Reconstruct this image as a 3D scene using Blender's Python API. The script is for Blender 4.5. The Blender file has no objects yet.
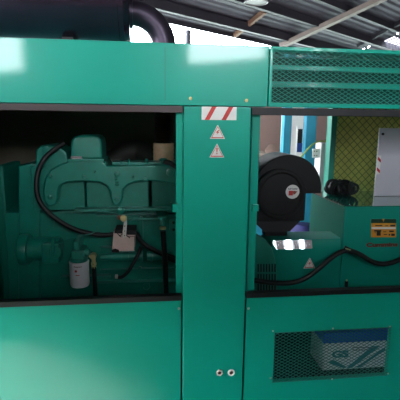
import bpy, bmesh, math, random
from mathutils import Vector, Matrix
random.seed(7)
SC = bpy.context.scene
COL = SC.collection
PI = math.pi
R = math.radians

# ------------------------------------------------------------------ camera
F_PX, PITCH, YAW, ROLL = 420.0, R(10.37), R(6.84), R(0.66)
CAM = Vector((0.0, -1.6, 1.6))
_cy, _sy, _cp, _sp = math.cos(YAW), math.sin(YAW), math.cos(PITCH), math.sin(PITCH)
FW = Vector((_sy*_cp, _cy*_cp, -_sp)); _R0 = Vector((_cy, -_sy, 0)); _U0 = _R0.cross(FW)
RT = math.cos(ROLL)*_R0 + math.sin(ROLL)*_U0
UP = -math.sin(ROLL)*_R0 + math.cos(ROLL)*_U0
cam_data = bpy.data.cameras.new('camera')
cam = bpy.data.objects.new('camera', cam_data); COL.objects.link(cam)
cam.matrix_world = Matrix(((RT.x, UP.x, -FW.x, CAM.x), (RT.y, UP.y, -FW.y, CAM.y), (RT.z, UP.z, -FW.z, CAM.z), (0, 0, 0, 1)))
cam_data.sensor_width = 36; cam_data.lens = F_PX/400*36; cam_data.clip_start = .05; cam_data.clip_end = 300
SC.camera = cam

def ray(px, py):
    return (FW*F_PX + RT*(px-200) - UP*(py-200)).normalized()
def P(px, py, Y):
    """world point at depth Y seen at a picture coordinate"""
    d = ray(px, py)
    return CAM + d*((Y-CAM.y)/d.y)

# ------------------------------------------------------------------ materials
def srgb(c):
    return tuple((x/12.92 if x <= .04045 else ((x+.055)/1.055)**2.4) for x in [v/255 for v in c])
MATS = {}
def mat(name, col, rough=.5, metal=0, coat=0, var=.08, scale=8, bump=0, bscale=120, coat_rough=.1, spec=.5, dirt=None):
    if name in MATS: return MATS[name]
    m = bpy.data.materials.new(name); m.use_nodes = True
    nt = m.node_tree; N = nt.nodes; L = nt.links
    b = N['Principled BSDF']
    c = srgb(col)
    tc = N.new('ShaderNodeTexCoord')
    nz = N.new('ShaderNodeTexNoise'); nz.inputs['Scale'].default_value = scale; nz.inputs['Detail'].default_value = 5
    L.new(tc.outputs['Object'], nz.inputs['Vector'])
    cr = N.new('ShaderNodeValToRGB')
    cr.color_ramp.elements[0].position = .3; cr.color_ramp.elements[1].position = .7
    cr.color_ramp.elements[0].color = tuple(x*(1-var) for x in c)+(1,)
    cr.color_ramp.elements[1].color = tuple(min(1, x*(1+var)) for x in c)+(1,)
    L.new(nz.outputs['Fac'], cr.inputs['Fac'])
    out = cr.outputs['Color']
    if dirt:
        n2 = N.new('ShaderNodeTexNoise'); n2.inputs['Scale'].default_value = dirt[1]; n2.inputs['Detail'].default_value = 6
        L.new(tc.outputs['Object'], n2.inputs['Vector'])
        r2 = N.new('ShaderNodeValToRGB'); r2.color_ramp.elements[0].position = .55; r2.color_ramp.elements[1].position = .75
        L.new(n2.outputs['Fac'], r2.inputs['Fac'])
        mx = N.new('ShaderNodeMix'); mx.data_type = 'RGBA'
        L.new(r2.outputs['Color'], mx.inputs[0]); L.new(out, mx.inputs[6]); mx.inputs[7].default_value = srgb(dirt[0])+(1,)
        out = mx.outputs[2]
    L.new(out, b.inputs['Base Color'])
    b.inputs['Roughness'].default_value = rough; b.inputs['Metallic'].default_value = metal
    b.inputs['Coat Weight'].default_value = coat; b.inputs['Coat Roughness'].default_value = coat_rough
    b.inputs['Specular IOR Level'].default_value = spec
    if bump:
        n3 = N.new('ShaderNodeTexNoise'); n3.inputs['Scale'].default_value = bscale; n3.inputs['Detail'].default_value = 3
        L.new(tc.outputs['Object'], n3.inputs['Vector'])
        bp = N.new('ShaderNodeBump'); bp.inputs['Strength'].default_value = bump; bp.inputs['Distance'].default_value = .002
        L.new(n3.outputs['Fac'], bp.inputs['Height']); L.new(bp.outputs['Normal'], b.inputs['Normal'])
    MATS[name] = m
    return m

paint = mat('teal_paint', (2, 160, 138), .32, coat=.6, spec=.25, var=.04, scale=3, bump=.12, bscale=260, coat_rough=.07)
box_paint = mat('teal_box_paint', (6, 142, 124), .45, var=.04, scale=3, spec=.3)
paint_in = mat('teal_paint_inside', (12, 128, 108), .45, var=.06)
cast = mat('teal_cast_iron', (12, 130, 112), .34, coat=.6, var=.12, scale=20, bump=.7, bscale=150, dirt=((40, 120, 105), 35), coat_rough=.3)
rubber = mat('black_rubber', (16, 15, 17), .5, var=.1)
rubber_brown = mat('brown_rubber_strip', (66, 50, 50), .42, var=.1)
blackplastic = mat('black_plastic', (26, 24, 25), .6, var=.08, bump=.1, spec=.3)
steel = mat('steel', (216, 208, 200), .35, metal=.5, var=.08)
darksteel = mat('dark_steel', (60, 60, 60), .45, metal=.8)
brass = mat('brass', (224, 204, 146), .35, metal=.5, var=.1)
beige = mat('beige_plate', (205, 176, 166), .45, var=.06, scale=30)
white = mat('white_paint', (232, 228, 222), .4, var=.03)
whitefil = mat('white_filter_can', (232, 226, 230), .35, var=.03)
red = mat('red_ink', (200, 50, 45), .5, var=.03)
darkred = mat('brown_red_ink', (120, 45, 30), .5, var=.03)
blackink = mat('black_ink', (22, 24, 22), .5)
orange = mat('orange_label', (222, 150, 52), .4, var=.05)
greenink = mat('dark_green_ink', (30, 60, 40), .4)
muff = mat('muffler_metal', (78, 62, 80), .24, metal=.85, var=.15, scale=6, bump=.15, bscale=60)
pipe_m = mat('exhaust_pipe_metal', (72, 62, 76), .38, metal=.7, var=.12)
copper = mat('heat_wrap_copper', (255, 200, 162), .4, metal=0, var=.12, scale=40)
bellows_m = mat('dark_bellows', (90, 78, 70), .32, metal=.9)
foam = mat('olive_foam', (222, 210, 116), .9, var=.12, scale=14, bump=.6, bscale=60)
meshgreen = mat('mesh_green', (136, 140, 72), .5)
greyboard = mat('grey_painted_steel', (206, 200, 210), .4, var=.04, scale=3)
blue = mat('bright_blue_paint', (50, 145, 172), .4, var=.05)
bluedark = mat('royal_blue', (28, 60, 130), .5)
purple = mat('violet_cloth', (36, 34, 86), .7, var=.15)
batwhite = mat('battery_white', (225, 225, 230), .4, var=.03)
batblue = mat('battery_blue', (28, 70, 190), .4, var=.04)
batteal = mat('battery_teal_ink', (40, 130, 145), .4)
pinkwall = mat('dusty_plaster', (146, 120, 112), .9, var=.06, scale=1.5, bump=.1)
greywall = mat('block_wall', (74, 70, 68), .9, var=.08, scale=2)
concrete = mat('concrete', (78, 88, 82), .8, var=.15, scale=2, bump=.3, bscale=30)
sheet = mat('zinc_sheet', (82, 80, 92), .5, metal=.25, var=.15, scale=1.2)
beam = mat('dark_beam', (44, 44, 54), .6, var=.1)
beam_l = mat('brown_beam', (112, 84, 70), .6, var=.1)
yellowhose = mat('yellow_green_hose', (170, 180, 90), .5)
gloss_lid = mat('teal_gloss_lid', (14, 120, 104), .06, coat=1, var=.03, coat_rough=.03, spec=.9)
shiny = mat('polished_steel', (225, 225, 232), .03, metal=1, var=.04)

# ------------------------------------------------------------------ mesh builder
class MB:
    def __init__(s): s.bm = bmesh.new()
    def box(s, a, b, bev=0, seg=2, rot=None):
        a = Vector(a); b = Vector(b); c = (a+b)/2; d = b-a
        t = bmesh.new(); bmesh.ops.create_cube(t, size=1)
        bmesh.ops.scale(t, vec=(abs(d.x), abs(d.y), abs(d.z)), verts=t.verts)
        if bev: bmesh.ops.bevel(t, geom=list(t.edges), offset=bev, segments=seg, profile=.5, affect='EDGES')
        if rot is not None: bmesh.ops.transform(t, matrix=rot.to_4x4(), verts=t.verts)
        bmesh.ops.translate(t, vec=c, verts=t.verts)
        s._add(t); return s
    def _add(s, t):
        me = bpy.data.meshes.new('t'); t.to_mesh(me); t.free(); s.bm.from_mesh(me); bpy.data.meshes.remove(me)
    def prism(s, pts, y0, y1, bev=0, seg=2):
        """pts: (x,z) outline at the front y0, extruded to y1; front edge rounded"""
        t = bmesh.new()
        vs = [t.verts.new((p[0], y0, p[1])) for p in pts]
        f = t.faces.new(vs); f.normal_update()
        r = bmesh.ops.extrude_face_region(t, geom=[f])
        nv = [g for g in r['geom'] if isinstance(g, bmesh.types.BMVert)]
        bmesh.ops.translate(t, vec=(0, y1-y0, 0), verts=nv)
        bmesh.ops.recalc_face_normals(t, faces=t.faces)
        if bev:
            es = [e for e in t.edges if abs(e.verts[0].co.y-y0) < 1e-6 and abs(e.verts[1].co.y-y0) < 1e-6]
            bmesh.ops.bevel(t, geom=es, offset=bev, segments=seg, profile=.5, affect='EDGES')
        s._add(t); return s
    def poly(s, pts3, thick):
        """closed outline in 3-D, thickened along its normal"""
        t = bmesh.new(); vs = [t.verts.new(p) for p in pts3]; f = t.faces.new(vs); f.normal_update(); n = f.normal.copy()
        r = bmesh.ops.extrude_face_region(t, geom=[f]); nv = [g for g in r['geom'] if isinstance(g, bmesh.types.BMVert)]
        bmesh.ops.translate(t, vec=n*thick, verts=nv); bmesh.ops.recalc_face_normals(t, faces=t.faces)
        s._add(t); return s
    def tube(s, pts, r, n=10, smooth=4, caps=True):
        pts = [Vector(p) for p in pts]
        if smooth and len(pts) > 2: pts = catmull(pts, smooth)
        rs = r if isinstance(r, (list, tuple)) else [r]*len(pts)
        rings = []; up = None
        for i, p in enumerate(pts):
            d = (pts[min(i+1, len(pts)-1)]-pts[max(i-1, 0)]).normalized()
            if up is None:
                up = Vector((0, 0, 1)) if abs(d.z) < .9 else Vector((0, 1, 0))
            x = d.cross(up)
            if x.length < 1e-6: x = d.orthogonal()
            x.normalize(); up = x.cross(d).normalized()
            rings.append([s.bm.verts.new(p+(x*math.cos(2*PI*k/n)+up*math.sin(2*PI*k/n))*rs[i]) for k in range(n)])
        for a, b in zip(rings, rings[1:]):
            for k in range(n): s.bm.faces.new((a[k], a[(k+1) % n], b[(k+1) % n], b[k]))
        if caps: s.bm.faces.new(rings[0][::-1]); s.bm.faces.new(rings[-1])
        return s
    def cyl(s, p0, p1, r, n=24, r2=None, bev=0):
        p0 = Vector(p0); p1 = Vector(p1); r2 = r if r2 is None else r2
        d = (p1-p0); L = d.length; d = d.normalized()
        if bev:
            return s.lathe(p0, d, [(0, 0), (r-bev, 0), (r-bev*.3, bev*.3), (r, bev), (r2, L-bev), (r2-bev*.3, L-bev*.3), (r2-bev, L), (0, L)], n)
        return s.lathe(p0, d, [(0, 0), (r, 0), (r2, L), (0, L)], n)
    def lathe(s, p0, axis, prof, n=24):
        p0 = Vector(p0); d = Vector(axis).normalized(); x = d.orthogonal().normalized(); y = d.cross(x)
        rings = []
        for (r, h) in prof:
            c = p0+d*h
            rings.append([s.bm.verts.new(c)] if r < 1e-7 else [s.bm.verts.new(c+(x*math.cos(2*PI*k/n)+y*math.sin(2*PI*k/n))*r) for k in range(n)])
        for a, b in zip(rings, rings[1:]):
            for k in range(n):
                q = [a[k % len(a)], a[(k+1) % len(a)], b[(k+1) % len(b)], b[k % len(b)]]
                q2 = []
                for v in q:
                    if v not in q2: q2.append(v)
                if len(q2) > 2:
                    try: s.bm.faces.new(q2)
                    except ValueError: pass
        return s
    def build(s, name, m, parent=None, angle=35, **props):
        bmesh.ops.recalc_face_normals(s.bm, faces=s.bm.faces)
        # origin at the base centre of the mesh
        xs = [v.co for v in s.bm.verts]
        lo = Vector((min(v.x for v in xs), min(v.y for v in xs), min(v.z for v in xs)))
        hi = Vector((max(v.x for v in xs), max(v.y for v in xs), max(v.z for v in xs)))
        o0 = Vector(((lo.x+hi.x)/2, (lo.y+hi.y)/2, lo.z))
        bmesh.ops.translate(s.bm, vec=-o0, verts=s.bm.verts)
        me = bpy.data.meshes.new(name); s.bm.to_mesh(me); s.bm.free()
        me.materials.append(m)
        for p in me.polygons: p.use_smooth = True
        me.set_sharp_from_angle(angle=R(angle))
        o = bpy.data.objects.new(name, me); COL.objects.link(o)
        if parent:
            wp = Vector((0, 0, 0)); q = parent
            while q: wp += q.location; q = q.parent
            o.parent = parent; o.location = o0-wp
        else: o.location = o0
        for k, v in props.items(): o[k] = v
        wn = o.modifiers.new('weighted_normal', 'WEIGHTED_NORMAL'); wn.keep_sharp = True; wn.weight = 100
        return o
def catmull(pts, k):
    out = []; q = [pts[0]*2-pts[1]]+pts+[pts[-1]*2-pts[-2]]
    for i in range(1, len(q)-2):
        a, b, c, d = q[i-1:i+3]
        for j in range(k):
            t = j/k
            out.append(.5*((2*b)+(c-a)*t+(2*a-5*b+4*c-d)*t*t+(3*b-a-3*c+d)*t**3))
    out.append(pts[-1]); return out
def thing(name, label, cat, loc=(0, 0, 0), group=None):
    o = bpy.data.objects.new(name, None); COL.objects.link(o); o.location = loc; o.empty_display_size = .1
    o['label'] = label; o['category'] = cat
    if group: o['group'] = group
    return o
def text(name, s, m, parent, loc, width, height, thick=.0008, bold=0, rotz=0, font_skew=0):
    cu = bpy.data.curves.new(name, 'FONT'); cu.body = s; cu.extrude = thick/2; cu.offset = bold; cu.shear = font_skew
    t = bpy.data.objects.new(name, cu); COL.objects.link(t)
    me = bpy.data.meshes.new_from_object(t.evaluated_get(bpy.context.evaluated_depsgraph_get()))
    COL.objects.unlink(t); bpy.data.objects.remove(t)
    xs = [v.co.x for v in me.vertices]; ys = [v.co.y for v in me.vertices]
    sx = width/(max(xs)-min(xs)); sy = height/(max(ys)-min(ys)); cx = (max(xs)+min(xs))/2; cy = (max(ys)+min(ys))/2
    for v in me.vertices:
        x, y, z = v.co
        v.co = Vector(((x-cx)*sx, -z, (y-cy)*sy))
    me.materials.clear(); me.materials.append(m); me.name = name
    o = bpy.data.objects.new(name, me); COL.objects.link(o); o.parent = parent
    wp = Vector((0, 0, 0)); q = parent
    while q: wp += q.location; q = q.parent
    o.location = Vector(loc)-wp; o.rotation_euler = (0, 0, rotz)
    return o
def xz(pts, Y): return [(P(a, b, Y).x, P(a, b, Y).z) for a, b in pts]
def diamond(x0, x1, z0, z1, y, pw, ph, r, mb=None, depth=.0015):
    """expanded-metal strands clipped to a rectangle"""
    mb = mb or MB(); k = ph/pw
    for sgn in (1, -1):
        W = x1-x0; H = z1-z0
        c = -H if sgn > 0 else 0
        c = -math.ceil(H/k/pw)*pw if sgn > 0 else 0
        end = W if sgn > 0 else W+H/k
        while c <= end:
            # line: z = sgn*k*(x-c)
            pts = []
            for x, z in ((c, 0), (c+sgn*H/k, H)): pts.append((x, z))
            (ax, az), (bx, bz) = pts
            # clip to x in 0..W
            def at(x): return az+(bz-az)*(x-ax)/(bx-ax)
            if min(ax, bx) < W and max(ax, bx) > 0:
                qa = (ax, az); qb = (bx, bz)
                def cl(q):
                    x = min(max(q[0], 0), W); return (x, at(x))
                qa = cl(qa); qb = cl(qb)
                if abs(qa[0]-qb[0]) > 1e-4:
                    d = Vector((qb[0]-qa[0], qb[1]-qa[1])).normalized(); n = Vector((-d.y, d.x))*r
                    o = [(qa[0]+n.x, qa[1]+n.y), (qb[0]+n.x, qb[1]+n.y), (qb[0]-n.x, qb[1]-n.y), (qa[0]-n.x, qa[1]-n.y)]
                    vs = [mb.bm.verts.new((x0+a, y, z0+b)) for a, b in o]+[mb.bm.verts.new((x0+a, y+depth, z0+b)) for a, b in o]
                    for f in ((0, 1, 2, 3), (7, 6, 5, 4), (0, 4, 5, 1), (1, 5, 6, 2), (2, 6, 7, 3), (3, 7, 4, 0)):
                        mb.bm.faces.new([vs[i] for i in f])
            c += pw
    return mb

# ================================================================== SETTING
def struct(o): o['kind'] = 'structure'; return o
EAVE_Z = 4.0
def hit_z(px, py, z):
    d = ray(px, py); return CAM+d*((z-CAM.z)/d.z)
U = (hit_z(270, 43.5, EAVE_Z)-hit_z(180, 23, EAVE_Z)).normalized(); V = Vector((-U.y, U.x, 0))
def uv(u, v, z): return U*u+V*v+Vector((0, 0, z))
e0 = hit_z(180, 23, EAVE_Z); V0 = e0.dot(V); TAN = math.tan(R(18)); RIDGE = V0-13.5
def roofz(v): return EAVE_Z+(V0-v)*TAN if v > RIDGE else EAVE_Z+(V0-RIDGE)*TAN-(RIDGE-v)*TAN
def on_roof(px, py):
    d = ray(px, py)
    t = (EAVE_Z+(V0-CAM.dot(V))*TAN-CAM.z)/(d.z+d.dot(V)*TAN); return CAM+d*t
def on_plane(px, py, drop):
    d = ray(px, py); return CAM+d*((EAVE_Z-drop+(V0-CAM.dot(V))*TAN-CAM.z)/(d.z+d.dot(V)*TAN))
VR = -8.0                                 # rear wall of the shed
U_L, U_R = -14.0, 26.0

struct(MB().box((-30, -30, -.1), (40, 40, 0)).build('floor', concrete))

def ribbed(u0, u1, va, vb, flip=False):
    """corrugated sheet, ribs along u"""
    mb = MB(); n = int(abs(vb-va)/.19); prev = None
    for i in range(n*4+1):
        v = va+(vb-va)*i/(n*4); ph = i % 4; dz = [0, 0, .035, .035][ph]
        a = mb.bm.verts.new(uv(u0, v, roofz(v)+dz)); b = mb.bm.verts.new(uv(u1, v, roofz(v)+dz))
        if prev: mb.bm.faces.new((prev[0], prev[1], b, a))
        prev = (a, b)
    return mb
sk = on_roof(393, 41); su, sv = sk.dot(U), sk.dot(V)
SKY_HOLES = [(su-.5, su+1.2, sv-.2, sv+.2), (-6.9, -5.5, -2.6, -1.4)]   # roof gaps; second is unseen, added to brighten the left door: (u0, u1, v0, v1)
ub = sorted({U_L-1, U_R+8}|{h[0] for h in SKY_HOLES}|{h[1] for h in SKY_HOLES})
for a, b in zip(ub, ub[1:]):
    hs = [h for h in SKY_HOLES if h[0] < (a+b)/2 < h[1]]; cuts = [RIDGE]
    for h in sorted(hs, key=lambda q: q[2]): cuts += [h[2], h[3]]
    cuts.append(V0)
    for c, d in zip(cuts[::2], cuts[1::2]): struct(ribbed(a, b, c, d).build('roof', sheet, angle=20))
struct(ribbed(U_L-1, U_R+8, RIDGE, VR-.5).build('roof', sheet, angle=20))
# skylight bars
mb = MB()
for i in range(7):
    u = su-.5+1.7*i/6
    mb.tube([uv(u, sv-.21, roofz(sv-.21)+.02), uv(u, sv+.21, roofz(sv+.21)+.02)], .045, 6, 0)
struct(mb.build('window_5', sheet))

def roofbeam(u0, v0, u1, v1, w, h, m, drop=.02):
    a = uv(u0, v0, roofz(v0)-drop-h/2); b = uv(u1, v1, roofz(v1)-drop-h/2)
    d = (b-a).normalized(); s = d.cross(Vector((0, 0, 1))).normalized(); n = s.cross(d)
    mb = MB(); vs = []
    for p in (a, b):
        for i, j in ((-1, -1), (1, -1), (1, 1), (-1, 1)): vs.append(mb.bm.verts.new(p+s*i*w/2+n*j*h/2))
    for f in ((0, 1, 2, 3), (7, 6, 5, 4), (0, 4, 5, 1), (1, 5, 6, 2), (2, 6, 7, 3), (3, 7, 4, 0)): mb.bm.faces.new([vs[i] for i in f])
    return struct(mb.build('beam', m))
roofbeam(U_L-1, V0-.03, U_R+6, V0-.03, .05, .08, beam, 0)
for px, py, w, h in ((230, 18, .12, .2), (280, 6, .12, .2), (340, 2, .1, .16)):
    p = on_roof(px, py); roofbeam(U_L-1, p.dot(V), U_R+6, p.dot(V), w, h, beam)
for (x0, y0, x1, y1, w, m) in ((234, 36, 265, 11, .09, beam_l), (281, 46, 377, 1, .22, mat('grey_brown_beam', (112, 100, 96), .6)), (358, 46, 392, 27, .12, beam)):
    dz = .24 if w > .2 else .06
    a = on_plane(x0, y0, dz); b = on_plane(x1, y1, dz); d = (b-a)/(b-a).dot(V)
    v0 = min(V0-.1, a.dot(V)); a = a+d*(v0-a.dot(V))
    if w > .1: b = a+d*(RIDGE+.2-v0)
    roofbeam(a.dot(U), a.dot(V), b.dot(U), b.dot(V), w, .12, m, dz-.06)
# eave columns carrying the roof
for px in (188,):
    p = on_roof(px, 26)
    struct(MB().cyl((p.x, p.y, 0), (p.x, p.y, p.z-.1), .07, 12).build('column', beam))

# unseen rear wall with openings added for their reflections, side wall with doorway
def wall_uv(name, axis, k, a0, a1, holes, zt, m, t=.15):
    """wall along U (axis='u', at v=k) or along V (axis='v', at u=k); holes: (a,b,z0,z1)"""
    xs = sorted({a0, a1}|{h[0] for h in holes}|{h[1] for h in holes}); zs = sorted({0, zt}|{h[2] for h in holes}|{h[3] for h in holes})
    mb = MB()
    for i in range(len(xs)-1):
        for j in range(len(zs)-1):
            cx = (xs[i]+xs[i+1])/2; cz = (zs[j]+zs[j+1])/2
            if any(h[0] < cx < h[1] and h[2] < cz < h[3] for h in holes): continue
            vs = []
            for dk in (-t/2, t/2):
                for x, z in ((xs[i], zs[j]), (xs[i+1], zs[j]), (xs[i+1], zs[j+1]), (xs[i], zs[j+1])):
                    q = uv(x, k+dk, z) if axis == 'u' else uv(k+dk, x, z)
                    vs.append(mb.bm.verts.new(q))
            for f in ((0, 1, 2, 3), (7, 6, 5, 4), (0, 4, 5, 1), (1, 5, 6, 2), (2, 6, 7, 3), (3, 7, 4, 0)): mb.bm.faces.new([vs[q] for q in f])
    return struct(mb.build(name, m))
def mirror_hit(px, py):
    """where a picture ray mirrored by the front panels reaches the rear wall"""
    p = P(px, py, 0); d = ray(px, py); d = Vector((d.x, -d.y, d.z)); t = (VR-p.dot(V))/d.dot(V); return p+d*t
hl = mirror_hit(25, 70); hr0 = mirror_hit(187, 64); hr1 = mirror_hit(266, 64)
REAR_HOLES = [(hl.dot(U)-4.2, hl.dot(U), hl.z, hl.z+2.2), (hr0.dot(U), hr1.dot(U), hr0.z, hr0.z+1.6)]  # added openings, placed to throw highlights on the upper panel
def strip_hit(px, tilt=15.5):
    p = P(px, 243, .36); d = ray(px, 243); n = Vector((0, -math.cos(R(tilt)), math.sin(R(tilt)))); d = d-n*2*d.dot(n); return p+d*((VR-p.dot(V))/d.dot(V))
for a, b in ((277.5, 282), (292, 299), (307, 311)):
    ha, hb = strip_hit(a), strip_hit(b); print('win', ha, hb, ha.dot(U), hb.dot(U)); REAR_HOLES.append((ha.dot(U), hb.dot(U), ha.z-.7, ha.z+.9))  # narrow openings added to break up the shoulder plate's reflection
REAR_HOLES = [(min(a, b), max(a, b), c, d) for a, b, c, d in REAR_HOLES]
print('rear holes', REAR_HOLES, 'V0', V0, 'ridge', RIDGE, roofz(RIDGE), roofz(VR))
wall_uv('wall_rear', 'u', VR, U_L, U_R, REAR_HOLES, roofz(VR), greywall)
SIDE_HOLES = [(-7, -4, .0, 3.2)]
wall_uv('wall_left', 'v', U_L, VR, V0-4, SIDE_HOLES, roofz(RIDGE), greywall)
wall_uv('wall_right', 'v', U_R, VR, V0, [], roofz(RIDGE), greywall)

# unseen low wall added to keep light off the lower right panel
lw = struct(MB().box((-2.1, -2.85, 0), (4.2, -2.7, 1.98)).build('wall_shade', greywall))

# plastered wall behind the generator and its ledge
YW = 5.5
w0 = P(225, 150, YW); w1 = P(470, 150, YW)
struct(MB().box((-13, YW, 0), (14, YW+.15, 2.45)).build('wall_back', pinkwall))

# ================================================================== GENERATOR ENCLOSURE
ZT, ZO, ZS, ZB = 1.885, 1.664, .894, .16
XC0, XC1 = .126, .384                 # centre post
XL, XR = -1.15, 2.15
YB = 1.15
enc = thing('generator_enclosure', 'large teal sheet-metal generator enclosure with open side doorways', 'generator enclosure', ((XL+XR)/2, .55, .1))
def pt(px, py, Y=0): return P(px, py, Y)
LX = pt(269.5, 75).x
# upper panel (left, plain) : folded sheet
mb = MB()
mb.box((XL, 0, ZO), (LX-.004, .012, ZT), .003)
up_l = mb.build('upper_panel', paint, enc)
MB().box((XL, .0125, ZO), (LX-.004, .05, ZO+.012), .002).build('panel_flange', paint, up_l)
# scuffed seam line
mb = MB(); a = pt(165, 47); b = pt(166, 100)
mb.box((a.x-.0012, -.0006, b.z), (a.x+.0012, .001, a.z)); mb.build('panel_seam', paint_in, up_l)
# vent frame right
fz0 = pt(330, 103.5).z; fz1 = pt(330, 52).z; fx0 = pt(272.5, 75).x
mb = MB()
mb.box((LX, -.001, ZO), (XR, .012, fz0), .002); mb.box((LX, -.001, fz1), (XR, .012, ZT), .002)
mb.box((LX, -.001, fz0-.001), (fx0, .012, fz1+.001), .002); mb.box((XR-.05, -.001, fz0-.001), (XR, .012, fz1+.001), .002)
vent = mb.build('vent_frame', paint, enc)
mg = mat('mesh_teal_paint', (20, 140, 122), .4, var=.05)
diamond(fx0, XR-.05, fz0, fz1, .001, .0268, .0150, .00105).build('mesh_guard', mg, vent)
for py0, py1 in ((52, 54), (67, 72), (83, 88.5)):
    za = pt(330, py1, .05).z; zb = pt(330, py0, .05).z
    mb = MB(); t = bmesh.new()
    vs = [(fx0, .03, za), (XR-.03, .03, za), (XR-.03, .075, zb+.03), (fx0, .075, zb+.03)]
    mb.box((fx0-.01, .032, za), (XR-.02, .05, zb), .002)
    mb.box((fx0-.01, .05, zb-.004), (XR-.02, .1, zb), .001)
    mb.build('louver_blade', paint, vent)
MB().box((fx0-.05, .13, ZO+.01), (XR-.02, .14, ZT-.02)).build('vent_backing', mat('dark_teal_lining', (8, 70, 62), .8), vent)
# centre post
ZP = 0.12
post = MB().box((XC0, -.004, ZP), (XC1, .03, ZO-.002), .004).build('centre_post', paint, enc)
MB().box((pt(176, 200, .02).x, .022, ZS-.02), (XC0+.002, .04, ZO-.02), .001).build('post_flange', paint, post)
MB().box((XC1-.002, .022, ZS-.02), (pt(257.5, 200, .02).x, .04, ZO-.01), .001).build('post_flange', paint, post)
MB().box((XC1+.008, .008, ZS-.02), (XC1+.013, .022, ZO-.03), .001).build('post_flange', paint, post)
a = pt(253, 211, .01); b = pt(258.5, 204.5, .01)
MB().box((a.x, .004, a.z), (b.x, .021, b.z), .001).build('door_catch', paint, post)
a = pt(172.5, 212, .01); b = pt(178.5, 204, .01)
MB().box((a.x, .01, a.z), (b.x, .021, b.z), .001).build('door_catch', paint, post)
# deep side of the post box
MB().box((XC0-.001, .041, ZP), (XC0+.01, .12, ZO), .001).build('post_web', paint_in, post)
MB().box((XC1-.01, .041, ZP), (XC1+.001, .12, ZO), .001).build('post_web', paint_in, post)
# rubber strips
def strip(name, x0, x1, za, zb, m, y0=-.012, y1=.018, **k): return MB().box((x0, y0, za), (x1, y1, zb), .002).build(name, m, enc, **k)
hb = .026
strip('rubber_strip', XL, XC0-.003, ZO-hb-.001, ZO-.002, rubber_brown, label='brownish rubber door seal')
strip('rubber_strip', XC1+.001, XR, ZO-.031, ZO-.003, rubber)
strip('rubber_strip', XL, XC0-.004, ZS+.001, ZS+.024, rubber)
strip('rubber_strip', XC1+.003, XR, ZS+.001, ZS+.022, rubber)
# lower doors
dl = MB().box((XL, -.004, ZP), (XC0-.006, .02, ZS), .003).build('lower_panel', paint, enc)
gx0, gx1, gz0, gz1 = pt(273, 355).x, pt(388.5, 350).x, pt(332, 378).z, pt(332, 329.5).z
def frame_panel(x0, x1, z0, z1, hx0, hx1, hz0, hz1, y0, y1):
    """sheet with one rectangular opening"""
    mb = MB(); xs = (x0, hx0, hx1, x1); zs = (z0, hz0, hz1, z1)
    g = {}
    for yy in (y0, y1):
        for i, x in enumerate(xs):
            for j, z in enumerate(zs): g[i, j, yy] = mb.bm.verts.new((x, yy, z))
    for i in range(3):
        for j in range(3):
            if i == 1 and j == 1: continue
            for yy in (y0, y1): mb.bm.faces.new([g[i, j, yy], g[i+1, j, yy], g[i+1, j+1, yy], g[i, j+1, yy]])
    def side(a, b): mb.bm.faces.new([g[a[0], a[1], y0], g[b[0], b[1], y0], g[b[0], b[1], y1], g[a[0], a[1], y1]])
    for i in range(3): side((i, 0), (i+1, 0)); side((i, 3), (i+1, 3)); side((0, i), (0, i+1)); side((3, i), (3, i+1))
    side((1, 1), (2, 1)); side((1, 2), (2, 2)); side((1, 1), (1, 2)); side((2, 1), (2, 2))
    return mb
dr = frame_panel(XC1+.006, XR, ZP, ZS, gx0+.003, gx1-.003, gz0+.003, gz1-.003, -.004, .014).build('lower_panel', paint, enc)
gm = mat('mesh_dark_green', (40, 112, 102), .45, var=.05)
vg = diamond(gx0, gx1, gz0, gz1, -.0062, .0262, .0146, .0010)
vg.box((gx0, -.0065, gz0-.001), (gx1, -.0045, gz0+.0015)).box((gx0, -.0065, gz1-.0015), (gx1, -.0045, gz1+.001))
vg = vg.build('vent_mesh', gm, dr)
def screw(px, py, Y, par, r=.0048, m=steel):
    c = pt(px, py, Y)
    MB().lathe((c.x, Y, c.z), (0, -1, 0), [(r*1.35, 0), (r*1.35, .0008), (r, .001), (r*.9, .0028), (r*.5, .0036), (0, .0036)], 12).build('screw', m, par)
for px, py in ((273, 331), (333, 328.5), (390, 326.5), (270.5, 378), (332, 379), (388, 373.5)): screw(px, py, -.0065, dr, .003)
screw(190.5, 98.5, 0, up_l, m=brass); screw(246.5, 100.5, 0, up_l, m=brass)
screw(179, 308.5, -.004, dl, .004); screw(248.5, 308.5, -.004, dr, .004)
for px in (219.5, 231.2):
    c = pt(px, 372.5, -.004)
    g = MB().lathe((c.x, -.0045, c.z), (0, -1, 0), [(.0085, 0), (.0155, 0), (.0155, .003), (.0135, .006), (.010, .006), (.0085, .003), (.0085, 0)], 6 if px < 220 else 20).build('cable_grommet', white, post, label='white round cable grommet')
    MB().cyl((c.x, -.0047, c.z), (c.x, -.006, c.z), .0085, 20).build('grommet_hole', mat('brown_hole', (90, 62, 50), .7), g)
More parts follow.
